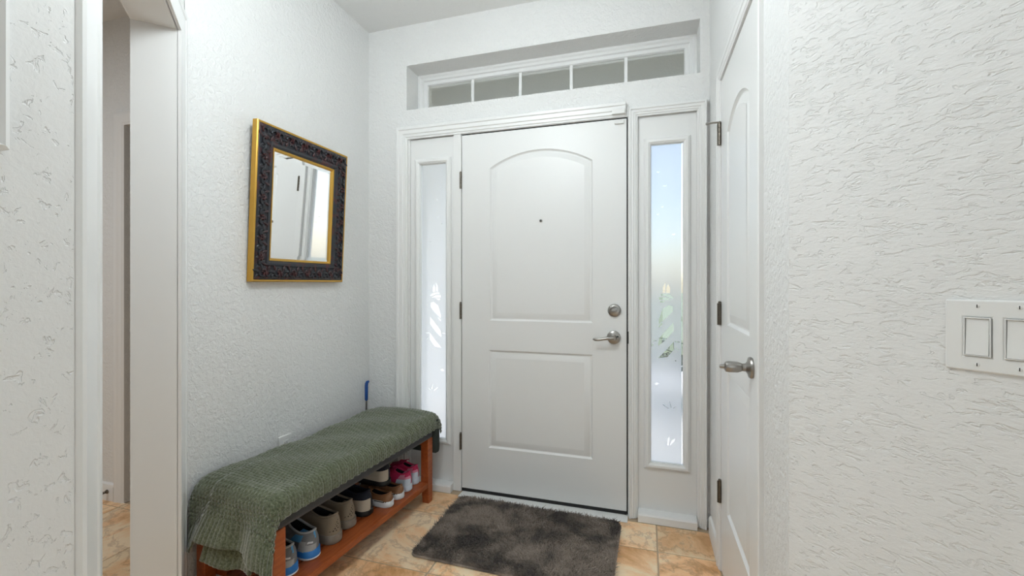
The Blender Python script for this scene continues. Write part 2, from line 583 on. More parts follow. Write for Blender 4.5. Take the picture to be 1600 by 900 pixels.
# deadbolt
def MK(ca, cb):
    return lambda a, b, h: MF(ca + a, cb + b, h)
db = build('deadbolt', MB().lathe([(.033, 0), (.034, .004), (.032, .010), (.026, .014), (.024, .015)], MK(-.151, 1.057), 32), M_NICKEL, d1)
mb = MB()
mb.tube([MF(-.151 + .020 * math.cos(t_), 1.057 + .020 * math.sin(t_), .017) for t_ in np.linspace(0.2, PI - .2, 10)], .003, 6)
mb.box((-.166, 1.051, .014), (-.136, 1.063, .026), MF)
build('thumb_turn', mb, M_NICKEL, db, bevel=.002)
# lever set
lv = build('lever_rose', MB().lathe([(.034, 0), (.035, .004), (.033, .010), (.027, .013), (.016, .016), (.014, .030), (.013, .048)], MK(-.154, .917), 32), M_NICKEL, d1)
pts = [(-.154, .917, .044), (-.166, .917, .050), (-.185, .916, .052), (-.205, .912, .052), (-.225, .908, .051), (-.243, .908, .049), (-.255, .911, .046)]
build('lever', MB().tube([MF(*p) for p in pts], [.011, .0095, .0080, .0074, .0076, .0085, .0055], 12), M_NICKEL, lv)
build('lock_button', MB().lathe([(.0045, .012), (.0045, .0185), (.002, .020)], MK(-.133, .923), 12), M_SLOT, lv)
# peephole
ph = build('peephole', MB().lathe([(.0085, 0), (.0085, .002), (.006, .004)], MK(-.543, 1.539), 20), M_NICKEL, d1)
build('lens', MB().lathe([(.0058, .0035), (.004, .0046), (.001, .005)], MK(-.543, 1.539), 16), M_GAP, ph)
# alarm contact at the top corner
sn = thing('door_sensor', MF(-.127, 2.02, 0), (0, 0, 0), 'small white alarm contact at the top corner of the front door', 'sensor')
build('magnet', MB().box((-.150, 2.022, 0), (-.103, 2.042, .012), MF), M_PLASTIC, sn, bevel=.002)
build('switch_body', MB().box((-.162, 2.066, .017), (-.098, 2.090, .032), MF), M_PLASTIC, sn, bevel=.002)

# frame: jambs, head, dark weatherstrip, threshold, casing
JT = .007
mb = MB()
mb.box((-1.060, 0, .006), (DX0 - .004, 2.058, -.10), MF)
mb.box((DX1 + JT, 0, .006), (-.034, 2.058, -.10), MF)
mb.box((-1.060, DZ1 + JT, .006), (-.034, 2.060, -.10), MF)
fr = struct('trim_3', mb, M_TRIM, 'white jamb posts and head framing the front door', 'trim', smooth=None, bevel=.002)
mb = MB()
mb.box((DX0 - JT - .0005, .002, -.012), (DX0 - .0005, 2.054, -.046), MF)
mb.box((DX1 + .0005, .002, -.004), (DX1 + JT + .0005, 2.054, -.046), MF)
mb.box((DX0, DZ1 + .0005, -.004), (DX1, DZ1 + JT + .0005, -.046), MF)
build('weatherstrip', mb, M_GAP, fr, smooth=None)
build('strike_plate', MB().box((DX1 + .0015, .887, -.012), (DX1 + JT + .008, .950, .0075), MF), M_GAP, fr, smooth=None)
struct('trim_4', MB().box((-1.004, 0, .072), (-.083, .0045, -.10), MF), M_TRIM,
       'white threshold under the front door', 'threshold', smooth=None, bevel=.002)
# head and side casing (stepped profile)
prof = [(0, 0), (0, .010), (.010, .012), (.012, .017), (.028, .018), (.032, .023), (.055, .025), (.060, .030), (.074, .031), (.080, .024), (.080, 0)]
prof = [(o * .88, h) for o, h in prof]
pl = [(-1.356, 0), (-1.356, 2.0575), (DX1 - .004, 2.0575)]
struct('trim_5', MB().sweep(pl, prof, MF), M_TRIM, 'white stepped casing above the front door and along the left sidelight', 'trim', smooth=25)
pr_ = [(o * .80, h) for o, h in ((.0, 0), (.0, .009), (.008, .011), (.010, .015), (.020, .016), (.023, .020), (.037, .022), (.041, .026), (.050, .027), (.054, .02), (.054, 0))]
pl = [(-.036, 0), (-.036, 2.050), (.248, 2.050), (.248, 0)]
struct('trim_6', MB().sweep(pl, pr_, MF), M_TRIM, 'white stepped casing around the right sidelight', 'trim', smooth=25)


# ------------------------------------------------------------------ sidelights
def px_right(cx, cy, ox=1000, oy=400, k=5.0):
    """film motif traced from the photo, in pane metres: 0..1 across the pane, height above floor"""
    u, v = ox + cx / k, oy + cy / k
    s_, c_ = math.sin(YAW), math.cos(YAW)
    a, b = (u - 800) / F_PX, (HORIZON - v) / F_PX
    r = (-s_ + a * c_, c_ + a * s_, b)
    t_ = 2.352 / r[1]
    return (r[0] * t_, EYE + r[2] * t_)


A5 = dict(ox=1000, oy=570, k=5.0)
MOTIF = [[px_right(*p) for p in q] for q in (
    [(204, 292), (206, 250), (220, 219), (236, 250), (234, 296)],
    [(176, 290), (180, 240), (199, 206), (199, 288)],
    [(163, 296), (200, 296), (232, 302), (262, 322), (258, 334), (236, 330), (196, 312), (163, 312)],
    [(148, 322), (205, 322), (250, 347), (150, 342)],
    [(152, 350), (198, 352), (182, 366), (160, 364)],
    [(176, 416), (224, 384), (258, 392), (258, 436), (206, 486), (148, 534), (147, 500)],
    [(144, 552), (168, 524), (180, 528), (150, 560)],
    [(142, 690), (150, 642), (262, 520), (264, 590), (196, 664), (144, 704)],
    [(140, 800), (200, 742), (266, 668), (268, 732), (214, 792)],
    [(88, 700), (102, 684), (104, 690), (92, 708)],
    [(276, 712), (306, 738), (300, 742), (280, 722)],
    [(104, 662), (130, 662), (130, 666), (104, 667)],
    [(272, 668), (312, 672), (312, 677), (272, 674)],
    [(272, 818), (284, 814), (282, 828)],
)] + [[px_right(*p, **A5) for p in q] for q in (
    [(174, 313), (184, 313), (227, 344), (218, 348)],
    [(229, 288), (234, 290), (250, 338), (240, 338)],
    [(256, 348), (262, 338), (280, 324), (268, 346)],
    [(211, 636), (218, 574), (234, 556), (225, 634)],
    [(231, 640), (246, 596), (278, 576), (270, 602)],
    [(112, 150), (130, 138), (152, 148), (130, 162)],
)]
A3 = dict(ox=980, oy=160, k=2.5)
for (bx, by, w_) in ((122, 272, 9), (148, 326, 10), (120, 438, 6), (138, 408, 6), (182, 516, 8)):   # gulls
    MOTIF.append([px_right(*p, **A3) for p in ((bx - w_, by + 3), (bx - w_ * .4, by - 4), (bx, by), (bx + w_ * .5, by - 5), (bx + w_, by + 2), (bx + w_ * .5, by - 3), (bx, by + 3), (bx - w_ * .4, by - 1))])

GZ0, GZ1 = .286, 1.905


def sidelight(name, a0, a1, g0, g1, mirror, label):
    """infill board with a framed pane; g0..g1 is the visible glass"""
    mb = MB().prism([rect(a0, 0, a1, 2.056), rect(g0 - .006, GZ0 - .006, g1 + .006, GZ1 + .006)], -.012, -.052, MF)
    s_ = struct(name, mb, M_DOOR, label, 'window', smooth=None)
    fp = [(g0, GZ0), (g1, GZ0), (g1, GZ1), (g0, GZ1)]
    mb = MB().sweep(fp, [(0.004, -.020), (0, -.018), (0, -.003), (-.006, .000), (-.010, .004), (-.020, .004), (-.024, 0), (-.030, -.004), (-.032, -.0118), (.004, -.0118)], MF, closed=True)
    build('window_frame', mb, M_TRIM, s_, smooth=25)
    build('pane', MB().box((g0 - .005, GZ0 - .005, -.026), (g1 + .005, GZ1 + .005, -.030), MF), M_GLASS, s_, smooth=None)
    f0, f1 = g0 - .004, g1 - .010
    holes = []
    for q in MOTIF:
        qq = [(x - .027, z) for x, z in q]
        if mirror: qq = [((g1 - g0) - x, z) for x, z in qq]
        qq = [(min(max(x + g0, f0 + .002), f1 - .002), z) for x, z in qq]
        holes.append(qq)
    if mirror: f0, f1 = g0 + .006, g1 + .004
    mb = MB().prism([rect(f0, GZ0 - .004, f1, GZ1 + .004)] + holes, -.0250, -.0235, MF)
    fo = build('frosted_film', mb, M_FILM, s_, smooth=None)
    tag(fo, 'frosted film with a clear cut lighthouse, gulls and beach grass')
    build('base_strip', MB().sweep([(a0 + .001, 0), (a1 - .001, 0)], [(0, -.012), (0, .046), (.034, .046), (.042, .040), (.045, -.012)], MF), M_TRIM, s_, smooth=25)
    return s_


sidelight('window_1', -1.345, -1.060, -1.284, -1.112, True, 'narrow frosted sidelight between the mirror wall and the front door')
sidelight('window_2', -.034, .245, .027, .186, False, 'narrow frosted sidelight between the front door and the closet')

# ------------------------------------------------------------------ transom window in its plastered recess
ty = -.150
w3 = struct('window_3', MB().sweep([(TR[0], TR[1]), (TR[2], TR[1]), (TR[2], TR[3]), (TR[0], TR[3])],
            [(0, ty - .05), (0, ty + .012), (.012, ty + .014), (.020, ty + .006), (.034, ty + .006), (.038, ty - .004), (.056, ty - .004), (.060, ty - .012), (.060, ty - .05)], MF, closed=True),
            M_TRIM, 'wide transom window with five obscure panes above the front door', 'window', smooth=25)
ga, gb = TR[0] + .058, TR[2] - .058
gz0, gz1 = TR[1] + .058, TR[3] - .058
mull = [ga + (gb - ga) * k / 5 for k in range(1, 5)]
edges = [ga] + mull + [gb]
for k in range(5):
    build('pane', MB().box((edges[k], gz0 - .002, ty - .022), (edges[k + 1], gz1 + .002, ty - .030), MF), M_OBSC, w3, smooth=None)
for x in mull:
    build('muntin', MB().box((x - .009, gz0 - .002, ty - .010), (x + .009, gz1 + .002, ty - .021), MF), M_TRIM, w3, smooth=None, bevel=.002)

# ------------------------------------------------------------------ closet door
P_UP2 = arch_poly(1.488, 1.864, 1.037, 1.785, .062)
P_LO2 = rect(1.488, .300, 1.864, .855)
d2 = panel_door('door_2', MR, CD0, CD1, .010, CDZ, [P_UP2, P_LO2], .035, M_TRIM, 'white closet door with arched upper panel beside the right sidelight')
for z in (1.818, 1.070, .330):
    hinge(d2, MR, CD1 + .006, z, False)
# hinge pin stop on the top hinge
mb = MB().tube([MR(CD1 + .006, 1.868, .0065), MR(CD1 + .008, 1.870, .030), MR(CD1 + .008, 1.868, .052)], [.004, .004, .0035], 8)
mb.lathe([(.006, .050), (.0065, .056), (.004, .060)], lambda a, b, h: MR(CD1 + .008 + a, 1.868 + b, h), 12)
build('pin_stop', mb, M_NICKEL, d2)
MKn = lambda a, b, h: MR(1.452 + a, .948 + b, h)
rs = build('knob_rose', MB().lathe([(.031, 0), (.032, .004), (.030, .009), (.018, .013), (.012, .018), (.011, .030)], MKn, 28), M_NICKEL, d2)
build('knob', MB().lathe([(.011, .026), (.013, .030), (.0165, .040), (.017, .064), (.015, .072), (.008, .076)], MKn, 28), M_NICKEL, rs)
build('knob_button', MB().lathe([(.006, .074), (.006, .086), (.004, .089)], MKn, 14), M_NICKEL, rs)
struct('trim_7', MB().sweep([(CD0 + .010 - .016, 0), (CD0 + .010 - .016, CDZ + .008), (CD1 + .008, CDZ + .008), (CD1 + .008, 0)],
       [(o, h) for o, h in casing_prof(.050, .014)], MR), M_TRIM, 'white profiled casing around the closet door', 'trim', smooth=25)
mb = MB().box((CD0 - .006, 0, -.002), (CD0 - .0015, CDZ + .005, -.118), MR).box((CD1 + .0015, 0, -.002), (CD1 + .006, CDZ + .005, -.118), MR)
mb.box((CD0 - .006, CDZ + .002, -.002), (CD1 + .006, CDZ + .006, -.118), MR)
struct('trim_8', mb, M_TRIM, 'white jamb lining inside the closet doorway', 'trim', smooth=None)
struct('wall_closet_back', MB().box((CD0 - .2, 0, -.55), (YF, ZC, -.60), MR), M_WALL, 'back wall inside the closet', 'wall', smooth=None)
struct('baseboard_right', MB().sweep([(CD1 + .062, 0), (YF - .048, 0)], [(0, 0), (0, .012), (.070, .012), (.080, .008), (.084, 0)], MR), M_TRIM,
       'short white baseboard between closet casing and sidelight', 'baseboard')
struct('baseboard_left', MB().sweep([(1.21, 0), (YF - .001, 0)], [(0, 0), (0, .013), (.075, .013), (.086, .009), (.092, 0)], ML), M_TRIM,
       'white baseboard behind the shoe bench', 'baseboard')


# ------------------------------------------------------------------ fill pendant, added to light the foyer (unseen, hangs above the frame)
pn = thing('fill_pendant', (-.62, .94, 2.15), (0, 0, 0), 'white glowing globe added above the view to light the foyer', 'lamp')
def MP(a, b, h): return (-.62 + a, .94 + b, h)
gr = .15
M_GLOBE = mat('fill_globe_opal', (.9, .9, .9), .4)
M_GLOBE.node_tree.nodes['Principled BSDF'].inputs['Emission Color'].default_value = (.88, .965, 1, 1)
M_GLOBE.node_tree.nodes['Principled BSDF'].inputs['Emission Strength'].default_value = FILL_POWER / (PI * 4 * PI * gr * gr)
build('globe', MB().lathe([(gr * math.sin(PI * k / 14), 2.30 - gr * math.cos(PI * k / 14)) for k in range(1, 14)], MP, 24), M_GLOBE, pn, smooth=80)
build('fitter', MB().lathe([(.045, 2.438), (.045, 2.466), (.012, 2.476)], MP, 20), M_NICKEL, pn)
build('rod', MB().lathe([(.006, 2.470), (.006, 2.725)], MP, 10), M_NICKEL, pn)
build('canopy', MB().lathe([(.060, ZC - .001), (.060, ZC - .012), (.02, ZC - .03)], MP, 24), M_NICKEL, pn)

# ------------------------------------------------------------------ switch plate
sw = thing('light_switch', MDR(.258, 1.05, 0), (0, 0, -PI / 4), 'white double rocker light switch plate on the angled wall', 'light switch')
sw0 = .2585
pw, pz0, pz1 = .1165, 1.0575, 1.1725
mb = MB()
P = [rect(sw0, pz0, sw0 + pw, pz1)]
rk = [(sw0 + .0235, sw0 + .0535), (sw0 + .0695, sw0 + .0995)]
for (r0, r1) in rk: P.append(rect(r0 - .0012, 1.0813, r1 + .0012, 1.1447))
mb.prism(P, 0, .0045, MDR)
build('plate', mb, M_PLASTIC, sw, smooth=None, bevel=.0022)
for (r0, r1) in rk:
    build('rocker_frame', MB().sweep(rect(r0 - .001, 1.0815, r1 + .001, 1.1445), [(0.0002, .001), (0.0002, .0064), (.0012, .0070), (.0020, .0064), (.0020, .001)], MDR, closed=True), M_PLASTIC, sw, smooth=None)
    mb = MB()
    zs = [(1.0840, .0072), (1.1130, .0052), (1.1420, .0044)]
    q = []
    for z, h in zs: q.append([MDR(r0 + .0018, z, .001), MDR(r0 + .0018, z, h), MDR(r1 - .0018, z, h), MDR(r1 - .0018, z, .001)])
    mb.rings(q, cap0=True, cap1=True)
    build('rocker', mb, M_PLASTIC, sw, smooth=None)
    cx = (r0 + r1) / 2
    for z in (1.1625, 1.0685):
        sc = build('screw', MB().lathe([(.0032, .0044), (.0032, .0050), (.0022, .0056)], lambda a, b, h: MDR(cx + a, z + b, h), 14), M_PLASTIC, sw)
        build('slot', MB().box((cx - .0006, z - .0026, .0052), (cx + .0006, z + .0026, .0059), MDR), M_SLOT, sc, smooth=None)

# ------------------------------------------------------------------ outlet above the bench
ot = thing('wall_outlet', ML(1.668, .35, 0), (0, 0, 0), 'white wall outlet cover half hidden behind the bench blanket', 'outlet')
build('plate', MB().box((1.632, .366, 0), (1.704, .482, .010), ML), M_PLASTIC, ot, bevel=.0025)
for z in (.402, .446):
    f_ = build('receptacle', MB().box((1.652, z - .014, .009), (1.684, z + .014, .0118), ML), M_PLASTIC, ot, bevel=.002)
    for y in (1.662, 1.674): build('slot', MB().box((y - .001, z - .004, .0116), (y + .001, z + .005, .0122), ML), M_SLOT, f_, smooth=None)

# ------------------------------------------------------------------ picture on the near wall
def MN(a, b, h): return (NC[0] + h, a, b)
pf = thing('picture_frame', MN(.10, 1.395, 0), (0, 0, 0), 'thin white picture frame with a stepped edge on the near wall', 'picture')
fp = rect(-.20, 1.398, .408, 2.20)
build('frame', MB().sweep(fp, [(0, .001), (0, .020), (.005, .022), (.010, .014), (.022, .014), (.028, .018), (.030, .006), (.030, .001)], MN, closed=True), M_TRIM, pf, smooth=25)
build('mat_board', MB().box((-.172, 1.426, .002), (.380, 2.172, .006), MN), mat('mat_board', (.62, .63, .64), .7), pf, smooth=None)


# ------------------------------------------------------------------ mirror
M_GOLD = mat('antique_gold', (0.62, 0.36, 0.07), 0.34, 0.85)
M_CARVE = mat('carved_black_lacquer', (0.020, 0.018, 0.020), 0.34)
_n, _l, _b = nodes(M_CARVE)
_l.new(ramp(M_CARVE, noise(M_CARVE, coords(M_CARVE), 26, 2, .5, 0), [(0.52, (0.018, 0.020, 0.026)), (0.68, (0.070, 0.018, 0.018))]), _b.inputs['Base Color'])
M_MIRROR = mat('mirror_silver', (0.93, 0.94, 0.94), 0.0, 1.0)
MW, MHt = .588, .692
TIL = math.atan2(.034, MHt)
mi = thing('wall_mirror', (XL + .004, 1.462 + MW / 2, 1.206), (0, TIL, 0), 'tilted wall mirror with carved black frame and gold edges', 'mirror')
# local frame: y along the wall, z up, x into the room
def MM(a, b, h): return (h, a - MW / 2, b)
def mpart(name, mb, m, parent=mi, **k): return build(name, mb, m, parent, local=True, **k)
o_ = rect(0, 0, MW, MHt)
mpart('gold_edge', MB().sweep(o_, [(0, 0), (0, .024), (.004, .027), (.009, .026), (.010, 0)], MM, closed=True), M_GOLD)
frm = mpart('carved_frame', MB().sweep(o_, [(.009, 0), (.009, .024), (.013, .0275), (.022, .0285), (.058, .0255), (.070, .022), (.073, .0265), (.079, .0275), (.085, .0255), (.089, .021), (.095, .018), (.097, 0)], MM, closed=True), M_CARVE)
mpart('gold_inner_edge', MB().sweep(o_, [(.095, .004), (.095, .0190), (.098, .0195), (.101, .0165), (.1035, .0160), (.106, .0125), (.107, .004)], MM, closed=True), M_GOLD)
gx0, gx1, gz0_, gz1_ = .104, MW - .104, .104, MHt - .104
gl = MB()
bw = .020
gl.rings([[MM(*p, .004) for p in rect(gx0, gz0_, gx1, gz1_)], [MM(*p, .0085) for p in rect(gx0, gz0_, gx1, gz1_)], [MM(*p, .0100) for p in rect(gx0 + bw, gz0_ + bw, gx1 - bw, gz1_ - bw)]], cap0=True, cap1=True)
mpart('mirror_glass', gl, M_MIRROR, smooth=None)
# carved scrolls: one mesh shared by all
sc_ = MB()
sp = []
for k in range(26):
    t_ = k / 25; ang = 4.6 * t_; rad = .0145 * (1 - .80 * t_)
    sp.append((.0015 + .0025 * math.sin(PI * t_), -.006 + rad * math.cos(ang), rad * math.sin(ang)))
sc_.tube(sp, [.0042 * (1 - .5 * k / 25) for k in range(26)], 6)
for (cy, cz, rt, ln) in ((.013, .010, .9, .013), (.017, -.006, -.3, .014), (-.018, -.012, 2.4, .011), (.004, -.017, -1.2, .011), (-.016, .013, 2.0, .009)):
    rr = []
    for i in range(7):
        t_ = i / 6; x_ = (t_ - .5) * 2 * ln; w_ = .0052 * math.sin(PI * min(max(t_, .04), .96)) ** .8
        ring = []
        for j in range(8):
            a_ = 2 * PI * j / 8
            ly, lz = x_, w_ * math.cos(a_)
            ring.append((.0005 + .0036 * math.sin(a_) * math.sin(PI * min(max(t_, .08), .92)), cy + ly * math.cos(rt) - lz * math.sin(rt), cz + ly * math.sin(rt) + lz * math.cos(rt)))
        rr.append(ring)
    sc_.rings(rr, cap0=True, cap1=True)
sm = bpy.data.meshes.new('scroll'); sm.from_pydata(sc_.v, [], sc_.f)
bm = bmesh.new(); bm.from_mesh(sm); bmesh.ops.recalc_face_normals(bm, faces=bm.faces); bm.to_mesh(bm and sm); bm.free()
smooth_mesh(sm, 60); sm.materials.append(M_CARVE)
def put_scroll(a, b, rot, flip):
    o = bpy.data.objects.new('scroll', sm); COL.objects.link(o); o.parent = frm
    o.location = MM(a, b, .0262); o.rotation_euler = (rot, 0, 0); o.scale = (1.5, -1.25 if flip else 1.25, 1.25)
ob = .040
nh, nv = 13, 15
for k in range(nh):
    a = ob + (MW - 2 * ob) * k / (nh - 1)
    put_scroll(a, ob, PI, k % 2); put_scroll(a, MHt - ob, 0, k % 2)
for k in range(1, nv - 1):
    b = ob + (MHt - 2 * ob) * k / (nv - 1)
    put_scroll(ob, b, PI / 2, k % 2); put_scroll(MW - ob, b, -PI / 2, k % 2)

# ------------------------------------------------------------------ bench (turned slightly off the wall)
BT = math.radians(4.75); BL, BW = 1.0, .40
BO = Vector((-1.12 - BL * math.sin(BT), 2.187 - BL * math.cos(BT), 0))
bench = thing('shoe_bench', BO, (0, 0, -BT), 'cherry wood shoe bench with charcoal padded seat and open shelf', 'bench')
def bpart(name, mb, m, parent=bench, **k): return build(name, mb, m, parent, local=True, **k)
SHZ, SEATB, SEATT = .115, .350, .452
lg = .046
for (x0, y0, sx, sy) in ((-lg, 0, 1, -1), (-lg, BL - lg, 1, 1), (-BW, 0, -1, -1), (-BW, BL - lg, -1, 1)):
    mb = MB(); tp = .006
    b0 = [(x0 + (tp if sx < 0 else 0) * 0, y0, 0)]
    top = rect(x0, y0, x0 + lg, y0 + lg)
    bot = rect(x0 + (tp if sx > 0 else 0), y0 + (tp if sy > 0 else 0), x0 + lg - (tp if sx < 0 else 0), y0 + lg - (tp if sy < 0 else 0))
    mb.rings([[(p[0], p[1], 0) for p in bot], [(p[0], p[1], SHZ) for p in top], [(p[0], p[1], SEATB) for p in top]], cap0=True, cap1=True)
    bpart('leg', mb, M_WOOD, smooth=None, bevel=.003)
bpart('seat_rail', MB().box((-.090, lg, SEATB - .022), (-.068, BL - lg, SEATB)), M_WOOD, smooth=None)
bpart('seat_rail', MB().box((-BW + .012, lg, SEATB - .030), (-BW + .034, BL - lg, SEATB)), M_WOOD, smooth=None)
for y in (.012, BL - .034): bpart('end_rail', MB().box((-BW + lg, y, SEATB - .040), (-lg, y + .022, SEATB)), M_WOOD, smooth=None)
for y in (.008, BL - .038): bpart('shelf_rail', MB().box((-BW + lg, y, SHZ - .032), (-lg, y + .030, SHZ - .020)), M_WOOD, smooth=None)
for k in range(4):
    x1 = -.002 - k * .100
    y0, y1 = (lg, BL - lg) if k in (0, 3) else (.006, BL - .006)
    bpart('slat', MB().box((x1 - .090, y0, SHZ - .020 - (.008 if k in (0,) else 0)), (x1, y1, SHZ)), M_WOOD, smooth=None, bevel=.003)
M_CUSH = mat('charcoal_fabric', (0.045, 0.046, 0.050), 0.85, sheen=.2)
bump(M_CUSH, noise(M_CUSH, coords(M_CUSH), 500, 2), .3, .001)
mb = MB()
def rrect(x0, y0, x1, y1, r, n=5):
    out = []
    for (cx, cy, a0) in ((x1 - r, y0 + r, -PI / 2), (x1 - r, y1 - r, 0), (x0 + r, y1 - r, PI / 2), (x0 + r, y0 + r, PI)):
        for k in range(n + 1):
            t_ = a0 + PI / 2 * k / n; out.append((cx + r * math.cos(t_), cy + r * math.sin(t_)))
    return out
rr = []
for (d, z) in ((.010, SEATB), (.002, SEATB + .006), (0, SEATB + .018), (0, SEATT - .045), (.006, SEATT - .020), (.022, SEATT - .006), (.06, SEATT)):
    rr.append([(p[0], p[1], z) for p in rrect(-BW - .004 + d, -.006 + d, .006 - d, BL + .006 - d, .03)])
mb.rings(rr, cap0=True, cap1=True)
bpart('cushion', mb, M_CUSH, smooth=50)

# ------------------------------------------------------------------ knitted blanket over the bench
M_KNIT = mat('olive_knit_wool', (0.10, 0.12, 0.065), 0.95, spec=0.2, sheen=.65, sheen_rough=.45)
_n, _l, _b = nodes(M_KNIT)
_v = coords(M_KNIT)
_c = ramp(M_KNIT, noise(M_KNIT, _v, 160, 2, .6), [(0.32, (0.062, 0.074, 0.040)), (0.52, (0.118, 0.134, 0.078)), (0.72, (0.20, 0.215, 0.145))])
_l.new(_c, _b.inputs['Base Color'])
bump(M_KNIT, noise(M_KNIT, _v, 420, 2), .5, .002)
blk = thing('knitted_blanket', BO + Vector((0, 0, 0)), (0, 0, -BT), 'olive green chunky knit blanket draped over the shoe bench', 'blanket')


def drape(s_, R, edge, flare):
    """arc-length past the edge start -> (outward, drop)"""
    q = R * PI / 2
    if s_ <= 0: return s_, 0.0
    if s_ < q: a_ = s_ / R; return R * math.sin(a_), R * (1 - math.cos(a_))
    e = s_ - q
    return R + e * flare, R + e * math.sqrt(max(0, 1 - flare * flare))


ZT = SEATT + .008


def smoothstep(x, a, b):
    t_ = min(1, max(0, (x - a) / (b - a))); return t_ * t_ * (3 - 2 * t_)


def blanket_point(w, s_, lift=0.0, rib=True):
    """w: across, 0 at the wall side .. ; s_: along, negative over the near end"""
    # across: from the wall side to the hem on the front
    R1 = .035
    xo, dx = drape(w - (BW - R1 + .006), R1, 0, .02)
    x = -BW - .002 + (BW - R1 + .008) + xo if w > (BW - R1 + .006) else -BW - .002 + w
    xb, dbk = drape(.030 - w, .03, 0, .0)
    if w < .030: x = -BW - .004 + .030 - xb; dx += dbk
    # along
    R2_ = .045; over = .060
    y = s_; dy = 0.0
    if s_ < R2_:
        yo, dy = drape(R2_ - s_, R2_, 0, .20)
        y = R2_ - yo - .010
    elif s_ > BL - R2_ + over:
        yo, dy = drape(s_ - (BL - R2_ + over), R2_, 0, .0)
        y = BL - R2_ + over + yo + .006
    hang = max(0, dy - R2_) * (1 if s_ < .5 else 0)
    # folds in the near end
    if hang > 0:
        f_ = math.sin((w - .10) * 2 * PI / .24) * .020 + math.sin(w * 2 * PI / .11 + 1.0) * .006
        y += -f_ * min(1, hang / .10) * .8 - .012 * min(1, hang / .12)
        x += (-.05 * (1 - w / .42) + .048 * smoothstep(w, .22, .45)) * min(1, hang / .2)
    # the top sags a little, with broad wrinkles
    top = 1 - min(1, (dx + dy) / .03)
    wv = .006 * math.sin(s_ * 9 + w * 5) * math.sin(w * 9 + 1) + .004 * math.sin(s_ * 23 - w * 14)
    z = ZT + .010 * math.sin(PI * min(1, max(0, w / BW))) * top + wv * top - dx - dy
    if hang > 0: z += dx * .35
    wx = BO.x + x * math.cos(BT) + y * math.sin(BT); wy = BO.y - x * math.sin(BT) + y * math.cos(BT)
    short = (NC[0] + NC[1] + .038) - (wx + wy)      # stay in front of the angled casing
    if short > 0: x += short * .5; y += short * .5
    x = max(x, -.425 + .0)
    return Vector((x, y, z))


def knit(mbname, w0, w1, s0f, s1, ds, dw, depth, parent, inner=0.0):
    nw = int((w1 - w0) / dw); ns = int((s1 - min(s0f(w0), s0f(w1), s0f((w0 + w1) / 2))) / ds)
    P = np.zeros((ns + 1, nw + 1, 3)); hgt = np.zeros((ns + 1, nw + 1))
    for i in range(ns + 1):
        for j in range(nw + 1):
            w = w0 + (w1 - w0) * j / nw
            s0 = s0f(w)
            s_ = s0 + (s1 - s0) * i / ns
            p = blanket_point(w, s_)
            if inner: p.y += inner
            P[i, j] = p
            fromhem = s_ - s0
            if fromhem < .085:
                hgt[i, j] = .0042 * abs(math.sin(PI * w / .017)) ** .8
            else:
                row = s_ / .0135
                hgt[i, j] = .0056 * (abs(math.sin(PI * row)) * abs(math.sin(PI * (w / .0170 + .34 * math.floor(row))))) ** .6
    du = np.gradient(P, axis=0); dv = np.gradient(P, axis=1)
    N = np.cross(dv, du); N /= np.linalg.norm(N, axis=2, keepdims=True) + 1e-9
    if N[ns // 2, nw // 2, 2] < 0: N = -N
    P = P + N * hgt[..., None]
    idx = np.arange((ns + 1) * (nw + 1)).reshape(ns + 1, nw + 1)
    quads = np.stack([idx[:-1, :-1], idx[1:, :-1], idx[1:, 1:], idx[:-1, 1:]], -1).reshape(-1, 4)
    me = bpy.data.meshes.new(mbname)
    me.from_pydata(P.reshape(-1, 3).tolist(), [], quads.tolist()); me.update()
    me.polygons.foreach_set('use_smooth', [True] * len(me.polygons))
    o = link(mbname, me, parent, M_KNIT)
    sd = o.modifiers.new('thick', 'SOLIDIFY'); sd.thickness = .007; sd.offset = -1 if True else 1
    return o


WTOT = BW + .006 + .054
def hem(w):
    base = -.212
    base += .060 * smoothstep(w, .085, .115) - .010 * smoothstep(w, .12, .30)
    base -= .022 * smoothstep(w, .30, .36)
    return base
knit('throw', .0, WTOT, hem, BL + .078, .0042, .0042, .004, blk)
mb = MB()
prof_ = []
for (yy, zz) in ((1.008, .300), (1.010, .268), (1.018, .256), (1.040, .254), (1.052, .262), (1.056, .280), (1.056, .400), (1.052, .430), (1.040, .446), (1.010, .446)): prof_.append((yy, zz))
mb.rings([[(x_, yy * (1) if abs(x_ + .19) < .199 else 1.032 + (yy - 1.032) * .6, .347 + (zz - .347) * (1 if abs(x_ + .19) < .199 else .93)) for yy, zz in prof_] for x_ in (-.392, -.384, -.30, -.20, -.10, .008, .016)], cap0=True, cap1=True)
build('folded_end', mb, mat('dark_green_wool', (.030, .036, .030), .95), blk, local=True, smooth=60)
knit('folded_layer', .15, .34, lambda w: -.235 + .02 * abs(w - .25) / .1, .0, .005, .005, .004, blk, inner=.016)

# ------------------------------------------------------------------ shoes
def T(t_, xs, ys): return float(np.interp(t_, xs, ys))


